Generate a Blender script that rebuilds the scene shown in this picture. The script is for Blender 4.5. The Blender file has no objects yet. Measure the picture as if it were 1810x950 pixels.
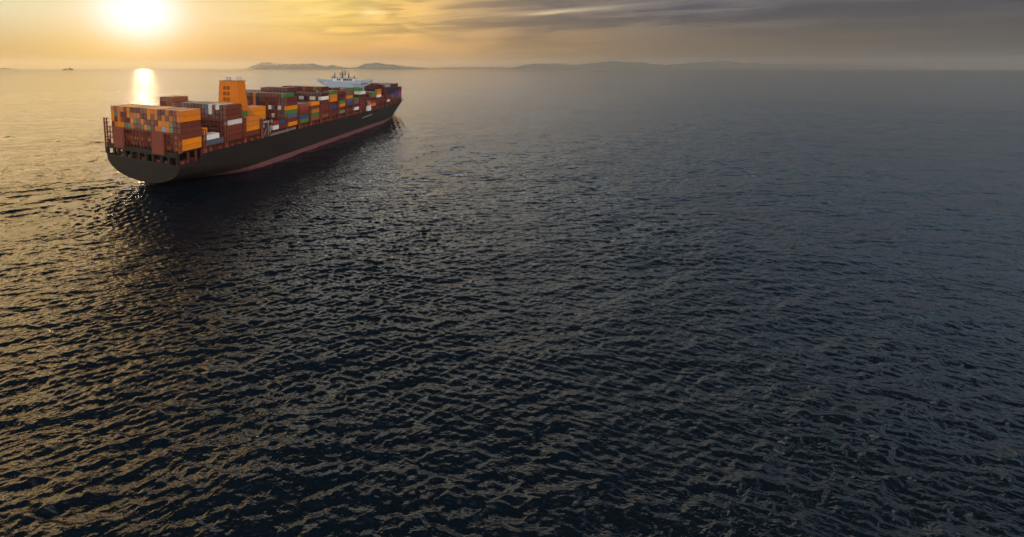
import bpy, bmesh, math, random
import numpy as np
from mathutils import Vector, Matrix
from mathutils.bvhtree import BVHTree
R = math.radians
scene = bpy.context.scene
COL = scene.collection

# ------------------------------------------------------------------ camera
# metres; the ship points along +X, its starboard container column is at y=0, the sea is z=0
F_PX, PX, PY, FW, FH = 687.2, 550.0, 210.0, 1810.0, 950.0
CAM = Vector((-120.13, -135.66, 57.5)); YAW = 0.51894; PITCH = 0.12951
cd = bpy.data.cameras.new('camera'); cam = bpy.data.objects.new('camera', cd); COL.objects.link(cam)
scene.camera = cam
cd.sensor_fit = 'HORIZONTAL'; cd.sensor_width = 36; cd.lens = 36 * F_PX / FW
cd.shift_x = (FW / 2 - PX) / FW
cd.shift_y = -(FH / 2 - PY) / FW
cd.clip_start = 1; cd.clip_end = 150000
cam.location = CAM
cam.rotation_euler = (math.pi / 2 - PITCH, 0, YAW - math.pi / 2)

# ------------------------------------------------------------------ exposure, sun, sky
vs = scene.view_settings
vs.view_transform = 'Standard'; vs.look = 'None'; vs.gamma = 1; vs.use_curve_mapping = False; vs.exposure = -4.8
SUN_AZ = R(52.97); SUN_EL = R(6.2)
SUN = Vector((math.cos(SUN_EL) * math.cos(SUN_AZ), math.cos(SUN_EL) * math.sin(SUN_AZ), math.sin(SUN_EL)))
sl = bpy.data.lights.new('sun', 'SUN'); sl.energy = 2.0; sl.angle = R(1.5); sl.color = (1, .68, .36)
so = bpy.data.objects.new('sun', sl); COL.objects.link(so)
so.rotation_euler = (-SUN).to_track_quat('-Z', 'Y').to_euler(); so.location = (200, 400, 300)

world = bpy.data.worlds.new('World'); scene.world = world; world.use_nodes = True
NT = world.node_tree; NT.nodes.clear()

class NB:
    """tiny expression builder for shader nodes"""
    def __init__(s, nt): s.nt = nt
    def n(s, t, **kw):
        nd = s.nt.nodes.new(t)
        for k, v in kw.items(): setattr(nd, k, v)
        return nd
    def put(s, sock, v):
        if isinstance(v, bpy.types.NodeSocket): s.nt.links.new(v, sock)
        elif v is not None: sock.default_value = v
    def m(s, op, a, b=None, c=None, clamp=False):
        nd = s.n('ShaderNodeMath', operation=op, use_clamp=clamp)
        s.put(nd.inputs[0], a)
        if b is not None: s.put(nd.inputs[1], b)
        if c is not None: s.put(nd.inputs[2], c)
        return nd.outputs[0]
    def v(s, op, a, b=None, scale=None):
        nd = s.n('ShaderNodeVectorMath', operation=op)
        s.put(nd.inputs[0], a)
        if b is not None: s.put(nd.inputs[1], b)
        if scale is not None: s.put(nd.inputs['Scale'], scale)
        return nd.outputs['Value'] if op in ('DOT_PRODUCT', 'LENGTH') else nd.outputs[0]
    def mix(s, f, a, b, mode='MIX'):
        nd = s.n('ShaderNodeMix', data_type='RGBA', blend_type=mode)
        s.put(nd.inputs[0], f); s.put(nd.inputs[6], a); s.put(nd.inputs[7], b)
        return nd.outputs[2]
    def smooth(s, x, a, b):
        nd = s.n('ShaderNodeMapRange', interpolation_type='SMOOTHSTEP')
        s.put(nd.inputs[0], x); s.put(nd.inputs[1], a); s.put(nd.inputs[2], b)
        return nd.outputs[0]
    def ramp(s, x, stops, interp='LINEAR'):
        nd = s.n('ShaderNodeValToRGB'); cr = nd.color_ramp; cr.interpolation = interp
        while len(cr.elements) < len(stops): cr.elements.new(.5)
        for e, (p, c) in zip(cr.elements, stops): e.position = p
        for e, (p, c) in zip(cr.elements, stops): e.color = (*c, 1)
        s.put(nd.inputs[0], x); return nd.outputs[0]
    def noise(s, vec, scale, detail=4, rough=.5, dist=0):
        nd = s.n('ShaderNodeTexNoise'); s.put(nd.inputs['Vector'], vec)
        nd.inputs['Scale'].default_value = scale; nd.inputs['Detail'].default_value = detail
        nd.inputs['Roughness'].default_value = rough; nd.inputs['Distortion'].default_value = dist
        return nd.outputs[0]
    def xyz(s, x, y, z=0.0):
        nd = s.n('ShaderNodeCombineXYZ'); s.put(nd.inputs[0], x); s.put(nd.inputs[1], y); s.put(nd.inputs[2], z)
        return nd.outputs[0]

def lin(r, g, b):
    return tuple((c / 255 / 12.92) if c <= 10 else ((c / 255 + .055) / 1.055) ** 2.4 for c in (r, g, b))

b = NB(NT)
tc = b.n('ShaderNodeTexCoord')
d = b.v('NORMALIZE', tc.outputs['Generated'])
sep = b.n('ShaderNodeSeparateXYZ'); NT.links.new(d, sep.inputs[0])
DEG = 57.29578
el = b.m('MULTIPLY', b.m('ARCSINE', sep.outputs[2]), DEG)
ca, sa = math.cos(SUN_AZ), math.sin(SUN_AZ)
ahead = b.v('DOT_PRODUCT', d, (ca, sa, 0)); right = b.v('DOT_PRODUCT', d, (sa, -ca, 0))
az = b.m('MULTIPLY', b.m('ARCTAN2', right, ahead), DEG)              # degrees right of the sun
gam = b.m('MULTIPLY', b.m('ARCCOSINE', b.m('MINIMUM', b.v('DOT_PRODUCT', d, tuple(SUN)), .999999)), DEG)
u = b.m('ADD', b.m('DIVIDE', az, 360), .5)
P = lambda a: a / 360 + .5
HI = [(-180, (150, 150, 160)), (-110, (150, 145, 150)), (-60, (200, 185, 150)), (-15, (214, 210, 176)), (-2, (218, 206, 168)), (11, (230, 202, 146)),
      (19, (244, 207, 120)), (28, (246, 206, 102)), (36, (238, 193, 105)), (44, (188, 156, 110)), (51, (146, 126, 106)), (59, (122, 113, 108)),
      (67, (96, 97, 106)), (85, (72, 78, 92)), (125, (120, 125, 140)), (180, (150, 150, 160))]
LO = [(-180, (195, 185, 180)), (-110, (180, 170, 165)), (-60, (190, 170, 130)), (-15, (184, 150, 88)), (-2, (211, 176, 70)), (11, (208, 152, 68)),
      (19, (220, 160, 78)), (28, (230, 166, 82)), (36, (226, 168, 86)), (44, (210, 158, 88)), (51, (168, 130, 80)), (59, (146, 116, 78)),
      (67, (118, 100, 78)), (85, (84, 80, 76)), (125, (140, 135, 135)), (180, (195, 185, 180))]
chi = b.ramp(u, [(P(a), lin(*c)) for a, c in HI]); clo = b.ramp(u, [(P(a), lin(*c)) for a, c in LO])
low = b.mix(b.smooth(el, 1.0, 7.5), clo, chi)
# far above the horizon the sky is dimmer and bluer; on the side away from the sun it stays bright higher up
away = b.smooth(b.m('ABSOLUTE', az), 122., 155.)
bkdim = b.ramp(u, [(0., (1, 1, 1)), (.06, (.85, .85, .85)), (.16, (.34, .31, .28)), (.25, (.32, .3, .28)), (.5, (1, 1, 1)), (1., (1, 1, 1))])
sunside = b.m('MULTIPLY', b.smooth(az, 20., -10.), b.smooth(az, -75., -40.))
midside = b.smooth(az, 78., 25.)
topc = b.mix(midside, (.56, .82, 1.05, 1), (4.9, 4.9, 4.5, 1))
topc = b.mix(b.smooth(el, 13., 31.), topc, (.018, .028, .052, 1))
topc = b.mix(b.m('MULTIPLY', sunside, b.smooth(el, 40., 17.)), topc, (7.4, 4.8, 1.95, 1))
lift = b.mix(b.smooth(el, 9., 18.), low, topc)
bk = b.mix(b.smooth(el, 20., 48.), (4.1, 3.65, 3.2, 1), (.05, .06, .08, 1))
sky = b.mix(away, lift, b.mix(1., bk, bkdim, 'MULTIPLY'))
# cloud layers: long streaks near the horizon, in sky directions
cv = b.xyz(b.m('MULTIPLY', az, .085), b.m('MULTIPLY', el, .62), 3.1)
n1 = b.noise(cv, 1.0, 8, .60, .9)
cv2 = b.xyz(b.m('MULTIPLY', az, .05), b.m('MULTIPLY', el, 1.9), 8.7)
n2 = b.noise(cv2, 1.0, 7, .6, .5)
cl = b.m('ADD', b.m('MULTIPLY', n1, .65), b.m('MULTIPLY', n2, .35))
cfac = b.smooth(cl, .40, .60)
far_r = b.smooth(az, 2., 42.)
amt = b.m('MULTIPLY', b.m('ADD', .09, b.m('MULTIPLY', far_r, .31)), b.m('ADD', .22, b.m('MULTIPLY', b.smooth(el, 2.2, 6.2), .78)))
dark = b.mix(far_r, (1.0, .93, .86, 1), (.60, .61, .70, 1))
brt = b.mix(far_r, (1.06, 1.05, 1.12, 1), (1.36, 1.28, 1.18, 1))
cmul = b.mix(cfac, dark, brt)
sky = b.mix(b.m('MULTIPLY', amt, 2.6, clamp=True), sky, b.mix(1., sky, cmul, 'MULTIPLY'))
def blob(a0, e0, wa, we, tilt=0.):
    da = b.m('SUBTRACT', az, a0); de = b.m('SUBTRACT', b.m('SUBTRACT', el, e0), b.m('MULTIPLY', da, tilt))
    de = b.m('ADD', de, b.m('MULTIPLY', b.m('SUBTRACT', n1, .5), .9))
    q = b.m('ADD', b.m('POWER', b.m('ABSOLUTE', b.m('DIVIDE', da, wa)), 2.), b.m('POWER', b.m('ABSOLUTE', b.m('DIVIDE', de, we)), 2.))
    return b.m('EXPONENT', b.m('MULTIPLY', q, -1.))
def addc(base, f, c):
    return b.mix(1., base, b.mix(f, (0, 0, 0, 1), (*c, 1)), 'ADD')
sky = addc(sky, blob(54.5, 6.7, 3.2, .22, .02), (.42, .32, .16))
sky = addc(sky, blob(60, 6.9, 7., .20, .0), (.12, .10, .06))
sky = addc(sky, blob(31.8, 7.7, 1.6, .6), (.25, .25, .16))
sky = addc(sky, blob(25, 8.2, 5., .5, .05), (.12, .11, .07))
bank = b.m('MULTIPLY', blob(33, 1.6, 9., .75), .5)                  # grey cloud bank low over the islands
sky = b.mix(bank, sky, (*lin(176, 138, 96), 1))
# the veiled sun: white core, cut off below by the haze band, and its wide glow
dz = b.m('SUBTRACT', el, math.degrees(SUN_EL))
g2 = b.m('ADD', b.m('POWER', b.m('ABSOLUTE', b.m('DIVIDE', b.m('MULTIPLY', az, .99), 5.0)), 2.), b.m('POWER', b.m('ABSOLUTE', b.m('DIVIDE', b.m('SUBTRACT', dz, .9), 3.9)), 2.))
sky = addc(sky, b.m('EXPONENT', b.m('MULTIPLY', b.m('POWER', g2, 1.15), -1.)), (.55, .52, .85))
sky = addc(sky, b.m('EXPONENT', b.m('MULTIPLY', gam, -.11)), (.04, .035, .03))
nis = b.n('ShaderNodeTexSky', sky_type='NISHITA'); nis.sun_disc = False; nis.sun_elevation = SUN_EL
nis.sun_rotation = math.pi / 2 - SUN_AZ; nis.altitude = 10; nis.dust_density = 3; nis.air_density = 1.2
bg1 = b.n('ShaderNodeBackground'); NT.links.new(nis.outputs[0], bg1.inputs[0]); bg1.inputs[1].default_value = .15
bg2 = b.n('ShaderNodeBackground'); NT.links.new(sky, bg2.inputs[0]); bg2.inputs[1].default_value = 26.4
ad = b.n('ShaderNodeAddShader'); NT.links.new(bg1.outputs[0], ad.inputs[0]); NT.links.new(bg2.outputs[0], ad.inputs[1])
wo = b.n('ShaderNodeOutputWorld'); NT.links.new(ad.outputs[0], wo.inputs[0])
world.cycles.sampling_method = 'MANUAL'; world.cycles.sample_map_resolution = 1024
scene.cycles.volume_bounces = 0
scene.cycles.max_bounces = 6

# ------------------------------------------------------------------ helpers
def tag(o, label=None, cat=None, group=None, kind=None):
    if label: o['label'] = label
    if cat: o['category'] = cat
    if group: o['group'] = group
    if kind: o['kind'] = kind
    return o
def obj(name, mesh, parent=None, loc=None):
    o = bpy.data.objects.new(name, mesh); COL.objects.link(o)
    if parent: o.parent = parent
    if loc: o.location = loc
    return o
def empty(name, loc=(0, 0, 0)):
    o = bpy.data.objects.new(name, None); COL.objects.link(o); o.location = loc; return o
class MB:
    def __init__(s): s.v = []; s.f = []; s.mi = []
    def poly(s, vs_, fs, m=0):
        n = len(s.v); s.v += [tuple(x) for x in vs_]
        for f in fs: s.f.append([n + i for i in f]); s.mi.append(m)
    def box(s, x0, x1, y0, y1, z0, z1, m=0):
        s.poly([(x0, y0, z0), (x1, y0, z0), (x1, y1, z0), (x0, y1, z0), (x0, y0, z1), (x1, y0, z1), (x1, y1, z1), (x0, y1, z1)],
               [(0, 3, 2, 1), (4, 5, 6, 7), (0, 1, 5, 4), (1, 2, 6, 5), (2, 3, 7, 6), (3, 0, 4, 7)], m)
    def bar(s, a, c, w=.2, m=0, n=4):
        a = Vector(a); c = Vector(c); dr = (c - a).normalized()
        up = Vector((0, 0, 1)) if abs(dr.z) < .9 else Vector((1, 0, 0))
        p = dr.cross(up).normalized(); q = dr.cross(p)
        vs_ = []
        for e in (a, c):
            for k in range(n):
                t = 2 * math.pi * (k + .5) / n; vs_.append(e + (p * math.cos(t) + q * math.sin(t)) * w * (.7071 if n == 4 else .5))
        s.poly(vs_, [(k, (k + 1) % n, n + (k + 1) % n, n + k) for k in range(n)] + [tuple(range(n))[::-1], tuple(range(n, 2 * n))], m)
    def cone(s, c, r0, r1, z0, z1, n=14, m=0):
        vs_ = [(c[0] + r * math.cos(2 * math.pi * k / n), c[1] + r * math.sin(2 * math.pi * k / n), z) for r, z in ((r0, z0), (r1, z1)) for k in range(n)]
        s.poly(vs_, [(k, (k + 1) % n, n + (k + 1) % n, n + k) for k in range(n)] + [tuple(range(n))[::-1], tuple(range(n, 2 * n))], m)
    def prism(s, pts, y0, y1, m=0):                                  # polygon in (x,z) swept along y
        n = len(pts); vs_ = [(x, y0, z) for x, z in pts] + [(x, y1, z) for x, z in pts]
        s.poly(vs_, [(k, (k + 1) % n, n + (k + 1) % n, n + k) for k in range(n)] + [tuple(range(n))[::-1], tuple(range(n, 2 * n))], m)
    def prismx(s, pts, x0, x1, m=0):                                 # polygon in (y,z) swept along x
        n = len(pts); vs_ = [(x0, y, z) for y, z in pts] + [(x1, y, z) for y, z in pts]
        s.poly(vs_, [(k, (k + 1) % n, n + (k + 1) % n, n + k) for k in range(n)] + [tuple(range(n))[::-1], tuple(range(n, 2 * n))], m)
    def mesh(s, name, mats):
        me = bpy.data.meshes.new(name); me.from_pydata(s.v, [], s.f)
        for m in (mats if isinstance(mats, (list, tuple)) else [mats]): me.materials.append(m)
        me.polygons.foreach_set('material_index', s.mi)
        bm = bmesh.new(); bm.from_mesh(me); bmesh.ops.recalc_face_normals(bm, faces=bm.faces); bm.to_mesh(me); bm.free()
        me.update(); return me
    def build(s, name, mats, parent=None, loc=None): return obj(name, s.mesh(name, mats), parent, loc)

def mat(name, col, rough=.55, var=.25, scale=.4, metal=0, rnd=0., streak=0.):
    m = bpy.data.materials.new(name); m.use_nodes = True; nt = m.node_tree
    bs = nt.nodes['Principled BSDF']; q = NB(nt)
    t = q.n('ShaderNodeTexCoord')
    n_ = q.noise(t.outputs['Object'], scale, 6, .65)
    f = q.m('ADD', 1 - var, q.m('MULTIPLY', n_, var * 2))
    if streak:
        mp = q.n('ShaderNodeMapping'); mp.inputs['Scale'].default_value = (1.1, 1.1, .06)
        nt.links.new(t.outputs['Object'], mp.inputs[0])
        n3 = q.noise(mp.outputs[0], 1., 4, .6)
        f = q.m('MULTIPLY', f, q.m('ADD', 1 - streak, q.m('MULTIPLY', n3, streak * 2)))
    if rnd:
        oi = q.n('ShaderNodeObjectInfo')
        f = q.m('MULTIPLY', f, q.m('ADD', 1 - rnd, q.m('MULTIPLY', oi.outputs['Random'], rnd * 2)))
    cc = q.mix(1., (*col, 1), q.xyz(f, f, f), 'MULTIPLY')
    nt.links.new(cc, bs.inputs['Base Color'])
    bs.inputs['Roughness'].default_value = rough; bs.inputs['Metallic'].default_value = metal; bs.inputs['Specular IOR Level'].default_value = .3
    return m

def plated_hull():
    m = mat('hull_paint', (.021, .0165, .0142), .5, .3, .08, streak=.5); nt = m.node_tree; q = NB(nt); bs = nt.nodes['Principled BSDF']
    src = bs.inputs['Base Color'].links[0].from_socket
    t = q.n('ShaderNodeTexCoord'); sp = q.n('ShaderNodeSeparateXYZ'); nt.links.new(t.outputs['Object'], sp.inputs[0])
    br = q.n('ShaderNodeTexBrick'); nt.links.new(q.xyz(sp.outputs[0], sp.outputs[2]), br.inputs['Vector'])
    br.inputs['Scale'].default_value = 1; br.inputs['Brick Width'].default_value = 11.5; br.inputs['Row Height'].default_value = 2.6
    br.inputs['Mortar Size'].default_value = .06; br.inputs['Mortar Smooth'].default_value = .6
    br.inputs['Color1'].default_value = (1, 1, 1, 1); br.inputs['Color2'].default_value = (.72, .72, .74, 1); br.inputs['Mortar'].default_value = (1.7, 1.5, 1.35, 1)
    mp = q.n('ShaderNodeMapping'); mp.inputs['Scale'].default_value = (.55, .55, .045); nt.links.new(t.outputs['Object'], mp.inputs[0])
    rs = q.smooth(q.noise(mp.outputs[0], 1., 5, .65), .60, .74)
    c = q.mix(1., src, br.outputs[0], 'MULTIPLY')
    c = q.mix(q.m('MULTIPLY', rs, .55), c, (.070, .028, .014, 1))
    nt.links.new(c, bs.inputs['Base Color']); return m
M = {
 'hull': plated_hull(),
 'boot': mat('antifouling_paint', (.15, .062, .068), .6, .25, .15, streak=.3),
 'deck': mat('deck_oxide', (.15, .04, .03), .7, .3, .3),
 'lash': mat('lashing_steel', (.20, .055, .038), .6, .3, .5),
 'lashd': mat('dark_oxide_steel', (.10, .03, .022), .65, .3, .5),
 'white': mat('white_paint', (.70, .73, .77), .45, .12, .3),
 'pale': mat('weathered_pale_paint', (.27, .26, .25), .6, .3, .8),
 'grey': mat('pale_grey_paint', (.33, .40, .52), .5, .12, .3),
 'dgrey': mat('mast_grey', (.13, .13, .14), .5, .2, .5),
 'glass': mat('bridge_glass', (.012, .016, .022), .08, .1, .5),
 'fun': mat('funnel_orange', (.58, .165, .006), .5, .15, .2, streak=.15),
 'fund': mat('louver_dark_orange', (.26, .07, .008), .6, .2, .8),
 'steel': mat('stainless_pipe', (.55, .52, .56), .3, .1, 1, metal=.6),
 'life': mat('lifeboat_orange', (.75, .12, .03), .4, .1, .8),
 'rock': mat('island_scrub', (.10, .10, .08), .9, .45, .002),
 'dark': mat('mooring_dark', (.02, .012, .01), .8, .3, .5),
}
CC = {  # container colours
 'orange': (.68, .215, .004), 'deep orange': (.62, .17, .003), 'tan orange': (.52, .165, .02), 'rust red': (.14, .032, .018), 'dark maroon': (.070, .017, .016),
 'maroon': (.11, .024, .022), 'brown': (.21, .072, .035), 'red': (.25, .03, .025), 'green': (.055, .17, .035), 'grey green': (.14, .20, .13),
 'blue': (.03, .06, .17), 'slate blue': (.085, .095, .15), 'navy': (.018, .022, .05), 'white': (.66, .67, .65), 'magenta': (.30, .045, .19),
 'light blue': (.22, .40, .50), 'teal': (.14, .15, .09), 'grey': (.26, .26, .27)}
CM = {k: mat('container_' + k.replace(' ', '_'), v, .55, .22, .35, rnd=.14, streak=.18) for k, v in CC.items()}
CM['door_bar'] = mat('lock_rod_zinc', (.32, .30, .29), .45, .2, 1)

# ------------------------------------------------------------------ sea
def build_sea():
    rng = np.random.default_rng(11)
    H = CAM.z; rs = [22.]
    while rs[-1] < 30000:
        r = rs[-1]; rs.append(r + max(.20, min(.00100 * (r * r + H * H) / H, (.0026 if r < 1100 else .009) * r)))
    rs = np.array(rs); nd = 1200
    th = np.concatenate([np.linspace(YAW + R(56), YAW - R(66), nd), np.linspace(YAW - R(66), YAW + R(56) - 2 * math.pi, 90)[1:-1]])
    Rr, T = np.meshgrid(rs, th, indexing='ij')
    X = CAM.x + Rr * np.cos(T); Y = CAM.y + Rr * np.sin(T)
    dr = np.gradient(rs)[:, None]; cell = np.maximum(dr, Rr * R(122) / nd)
    X = X.astype(np.float32); Y = Y.astype(np.float32)
    Z = np.zeros_like(X); DX = np.zeros_like(X); DY = np.zeros_like(X)
    # calmed strip astern of the ship and its edges
    phi = np.degrees(np.arctan2(Y - 32, X - 10)); rw = np.hypot(X - 10, Y - 32)
    wk = np.exp(-(np.abs(phi - 149) / 30) ** 4) * np.clip((rw - 4) / 14, 0, 1) * np.exp(-(rw / 190) ** 2)
    # patches of stronger and weaker chop
    pat = 1 + .20 * np.sin(X * .043 + 2 * np.sin(Y * .031) + 1) * np.sin(Y * .051 + 1.5 * np.sin(X * .037)) + .25 * np.sin(X * .021 + 1.3 * np.sin(Y * .017)) * np.sin(Y * .027 - X * .006)
    main = YAW + R(8)                                                # waves run along the view, crests across it
    near = rs[:, None] < 2500
    nrow = int((rs < 2500).sum()); sl_ = slice(0, nrow)
    Xs, Ys, cs, wks, ps = X[sl_], Y[sl_], cell[sl_].astype(np.float32), wk[sl_], pat[sl_]
    z = np.zeros_like(Xs); dx = np.zeros_like(Xs); dy = np.zeros_like(Xs)
    for i in range(110):
        lam = 1.0 * (9 / 1.0) ** rng.random(); k = 2 * math.pi / lam
        a_ = main + rng.normal(0, R(15) + R(12) * (lam < 2.5)); ph = rng.random() * 6.283
        amp = .0088 * lam ** .80 * math.exp(-(lam / 5.2) ** 3) * (.7 + .6 * rng.random())
        A = amp * ps * np.exp(-(cs * k / 3.0) ** 2) * (1 - wks * (.60 if lam > 2 else .35))
        arg = k * (Xs * math.cos(a_) + Ys * math.sin(a_)) + ph
        s_, c_ = np.sin(arg), np.cos(arg)
        z += A * s_; dx += A * c_ * math.cos(a_) * .55; dy += A * c_ * math.sin(a_) * .55
    for i in range(18):
        lam = 9 + 22 * rng.random(); k = 2 * math.pi / lam; a_ = main + rng.normal(0, R(22)); ph = rng.random() * 6.283
        z += lam * .0022 * (1 - wks * .8) * np.sin(k * (Xs * math.cos(a_) + Ys * math.sin(a_)) + ph) * np.exp(-(cs * k / 3.0) ** 2)
    # wake: transverse swell inside, diverging crests along its edge, churned patch under the stern
    for i in range(40):
        ang = R(58) + rng.normal(0, R(5)); lam = 3 + 7 * rng.random() ** 1.5; k = 2 * math.pi / lam; ph = rng.random() * 6.28
        z += wks * .0095 * lam * np.sin(k * (Xs * math.cos(ang) + Ys * math.sin(ang)) + ph) * np.exp(-(cs * k / 3.0) ** 2)
    fall = np.exp(-np.maximum(-Xs, 0) / 90) * np.clip((-Xs - 2) / 10, 0, 1)
    z += .12 * fall * np.exp(-((Ys - 30 - .02 * Xs) / 2.6) ** 2) * (1 + .4 * np.sin(Xs * .9)) - .07 * fall * np.exp(-((Ys - 25.5 - .02 * Xs) / 2.4) ** 2)
    arc = np.hypot(Xs + 6, Ys - 44); ae = np.exp(-((arc - 38) / 16) ** 2) * np.clip((24 - Ys) / 10, 0, 1) * np.clip(-Xs / 12, 0, 1)
    z += .12 * ae * np.sin(arc * 1.25 + .8 * np.sin(Xs * .13))
    tl = ((Xs - 57) * -28 + (Ys - 154) * 95) / 99.0; tn = ((Xs - 57) * 95 + (Ys - 154) * 28) / 99.0 + 3 * np.sin(tl * .05)
    z += .55 * np.exp(-(tn / 5) ** 2) * np.sin(tn * .8) * np.clip((tl + 30) / 30, 0, 1) * (.6 + .4 * np.sin(tl * .21))
    ch = np.exp(-((((Xs + 22) / 24) ** 2 + ((Ys - 4) / 30) ** 2)) ** 1.5)
    for i in range(40):
        ang = rng.random() * 6.283; lam = 1.6 + 3.0 * rng.random(); k = 2 * math.pi / lam; ph = rng.random() * 6.28
        z += ch * .013 * lam * np.sin(k * (Xs * math.cos(ang) + Ys * math.sin(ang)) + ph) * np.exp(-(cs * k / 3.0) ** 2)
    # bow wave: short curved crests leaving the stem on both sides
    for sgn in (-1, 1):
        bx, by = 358. - Xs, sgn * (Ys - 25.2)
        off = by - .42 * bx - 3
        env = np.exp(-(off / 13) ** 2) * np.clip((bx + 6) / 10, 0, 1) * np.exp(-np.maximum(bx, 0) / 105)
        z += .50 * env * (np.sin(off * 1.15 + bx * .05 + .9 * np.sin(bx * .22)) + .6 * np.sin(off * 1.9 - bx * .35 + 2)) * (.7 + .3 * np.sin(bx * .31 + off))
    # keep the water level right at the hull
    Z[sl_] = z; DX[sl_] = dx; DY[sl_] = dy
    n0, n1_ = X.shape
    co = np.stack([X + DX, Y + DY, Z], -1).reshape(-1, 3)
    idx = np.arange(n0 * n1_).reshape(n0, n1_); nxt = np.roll(idx, -1, axis=1)
    q = np.stack([idx[:-1], idx[1:], nxt[1:], nxt[:-1]], -1).reshape(-1, 4)
    cidx = len(co); co = np.vstack([co, [[CAM.x, CAM.y, 0]]])
    fan = np.stack([np.full(n1_, cidx), idx[0], nxt[0]], -1)
    me = bpy.data.meshes.new('sea_water')
    me.vertices.add(len(co)); me.vertices.foreach_set('co', co.astype(np.float32).ravel())
    nq, nf = len(q), len(fan)
    me.loops.add(nq * 4 + nf * 3); me.loops.foreach_set('vertex_index', np.concatenate([q.ravel(), fan.ravel()]).astype(np.int32))
    me.polygons.add(nq + nf)
    me.polygons.foreach_set('loop_start', np.concatenate([np.arange(nq) * 4, nq * 4 + np.arange(nf) * 3]).astype(np.int32))
    me.update(calc_edges=True)
    me.polygons.foreach_set('use_smooth', np.ones(nq + nf, bool))
    if me.polygons[0].normal.z < 0: me.flip_normals()
    return me

wm = bpy.data.materials.new('sea_water'); wm.use_nodes = True; nt = wm.node_tree; q = NB(nt)
bs = nt.nodes['Principled BSDF']
bs.inputs['Base Color'].default_value = (.0035, .0085, .0155, 1); bs.inputs['Roughness'].default_value = .07
bs.inputs['IOR'].default_value = 1.333
t = q.n('ShaderNodeTexCoord')
def ani(ang, sx, sy):
    mp = q.n('ShaderNodeMapping'); mp.vector_type = 'TEXTURE'
    mp.inputs['Rotation'].default_value = (0, 0, ang); mp.inputs['Scale'].default_value = (sx, sy, 1)
    nt.links.new(t.outputs['Object'], mp.inputs[0]); return mp.outputs[0]
w1 = q.noise(ani(YAW + R(8), 1.0, 2.1), 1.15, 5, .62, .25)
w2 = q.noise(ani(YAW - R(16), 1.0, 2.4), .33, 4, .6, .3)
w3 = q.noise(ani(YAW + R(20), 1.0, 2.0), .085, 5, .62, .3)
w0 = q.noise(ani(YAW + R(2), 1.0, 1.7), 3.6, 3, .6, .2)
w4 = q.noise(ani(YAW + R(12), 1.0, 2.6), .027, 4, .6, .3)
hgt = q.m('ADD', q.m('ADD', q.m('MULTIPLY', w1, .16), q.m('MULTIPLY', w2, .60)), q.m('ADD', q.m('MULTIPLY', w3, 1.9), q.m('ADD', q.m('MULTIPLY', w0, .035), q.m('MULTIPLY', w4, 2.4))))
bp = q.n('ShaderNodeBump'); bp.inputs['Strength'].default_value = 1.; bp.inputs['Distance'].default_value = 1.0
nt.links.new(hgt, bp.inputs['Height']); nt.links.new(bp.outputs[0], bs.inputs['Normal'])
sea_me = build_sea(); sea_me.materials.append(wm)
tag(obj('sea_water', sea_me), 'dark rippled open sea catching the low golden sun on its left', kind='structure')

# ------------------------------------------------------------------ islands
def ray_dir(px, py):
    fw = Vector((math.cos(YAW), math.sin(YAW), 0)); rt = Vector((math.sin(YAW), -math.cos(YAW), 0))
    Fd = fw * math.cos(PITCH) - Vector((0, 0, math.sin(PITCH))); U = rt.cross(Fd)
    return Fd + rt * ((px - PX) / F_PX) - U * ((py - PY) / F_PX)
def island(name, dist, prof, label, depth, seed, kind='structure'):
    """prof: heights (m) along a bearing span; the hill is a real ridge with depth and gullies"""
    rnd = random.Random(seed); nA, nD = 150, 22
    xs = [p for p, h in prof]; hs = [h for p, h in prof]
    vs_, fs = [], []
    from mathutils import noise as mn
    for j in range(nD + 1):
        v = j / nD; sh = math.sin(math.pi * v) ** .8
        for i in range(nA + 1):
            px = xs[0] + (xs[-1] - xs[0]) * i / nA
            dr = ray_dir(px, 120.5); dr.z = 0; dr /= (dr.normalized().dot(Vector((math.cos(YAW), math.sin(YAW), 0))) * dr.length)
            h = float(np.interp(px, xs, hs)); e = min(1, i / nA * 12, (1 - i / nA) * 12) ** .5
            dd = dist + (v - .5) * depth * e
            p = Vector((CAM.x, CAM.y, 0)) + dr * dd
            nz = mn.fractal(Vector((p.x, p.y, seed * 99.)) / (depth * .22), .9, 2.1, 6)
            sh2 = max(0, sh * (1 + .30 * nz * (1 - .6 * (sh > .98))))
            vs_.append((p.x, p.y, -3 + (h + 3) * sh2 * e))
    for j in range(nD):
        for i in range(nA):
            a_ = j * (nA + 1) + i; fs.append((a_, a_ + 1, a_ + nA + 2, a_ + nA + 1))
    me = bpy.data.meshes.new(name); me.from_pydata(vs_, [], fs); me.materials.append(M['rock'])
    me.polygons.foreach_set('use_smooth', [True] * len(fs)); me.update()
    return tag(obj(name, me), label, kind=kind)
PXM = lambda dist: dist / F_PX                                       # metres per photo pixel at that depth
def prof(dist, pts): return [(x, max(0, (121.0 - y) * PXM(dist))) for x, y in pts]
D1, D2, D3 = 17000, 21000, 20000
island('hill', D1, prof(D1, [(440, 121), (450, 117.5), (461, 112.5), (472, 115), (485, 114.5), (505, 112), (530, 111.5), (552, 111), (565, 114), (577, 116), (587, 113.5), (600, 116), (615, 118.5), (622, 118), (632, 116.5), (645, 112), (658, 110), (672, 110.5), (690, 113), (710, 115.5), (735, 117.5), (765, 119.5), (780, 121)]),
       'long low hazy island on the horizon above the ship', 1500, 3)
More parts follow.
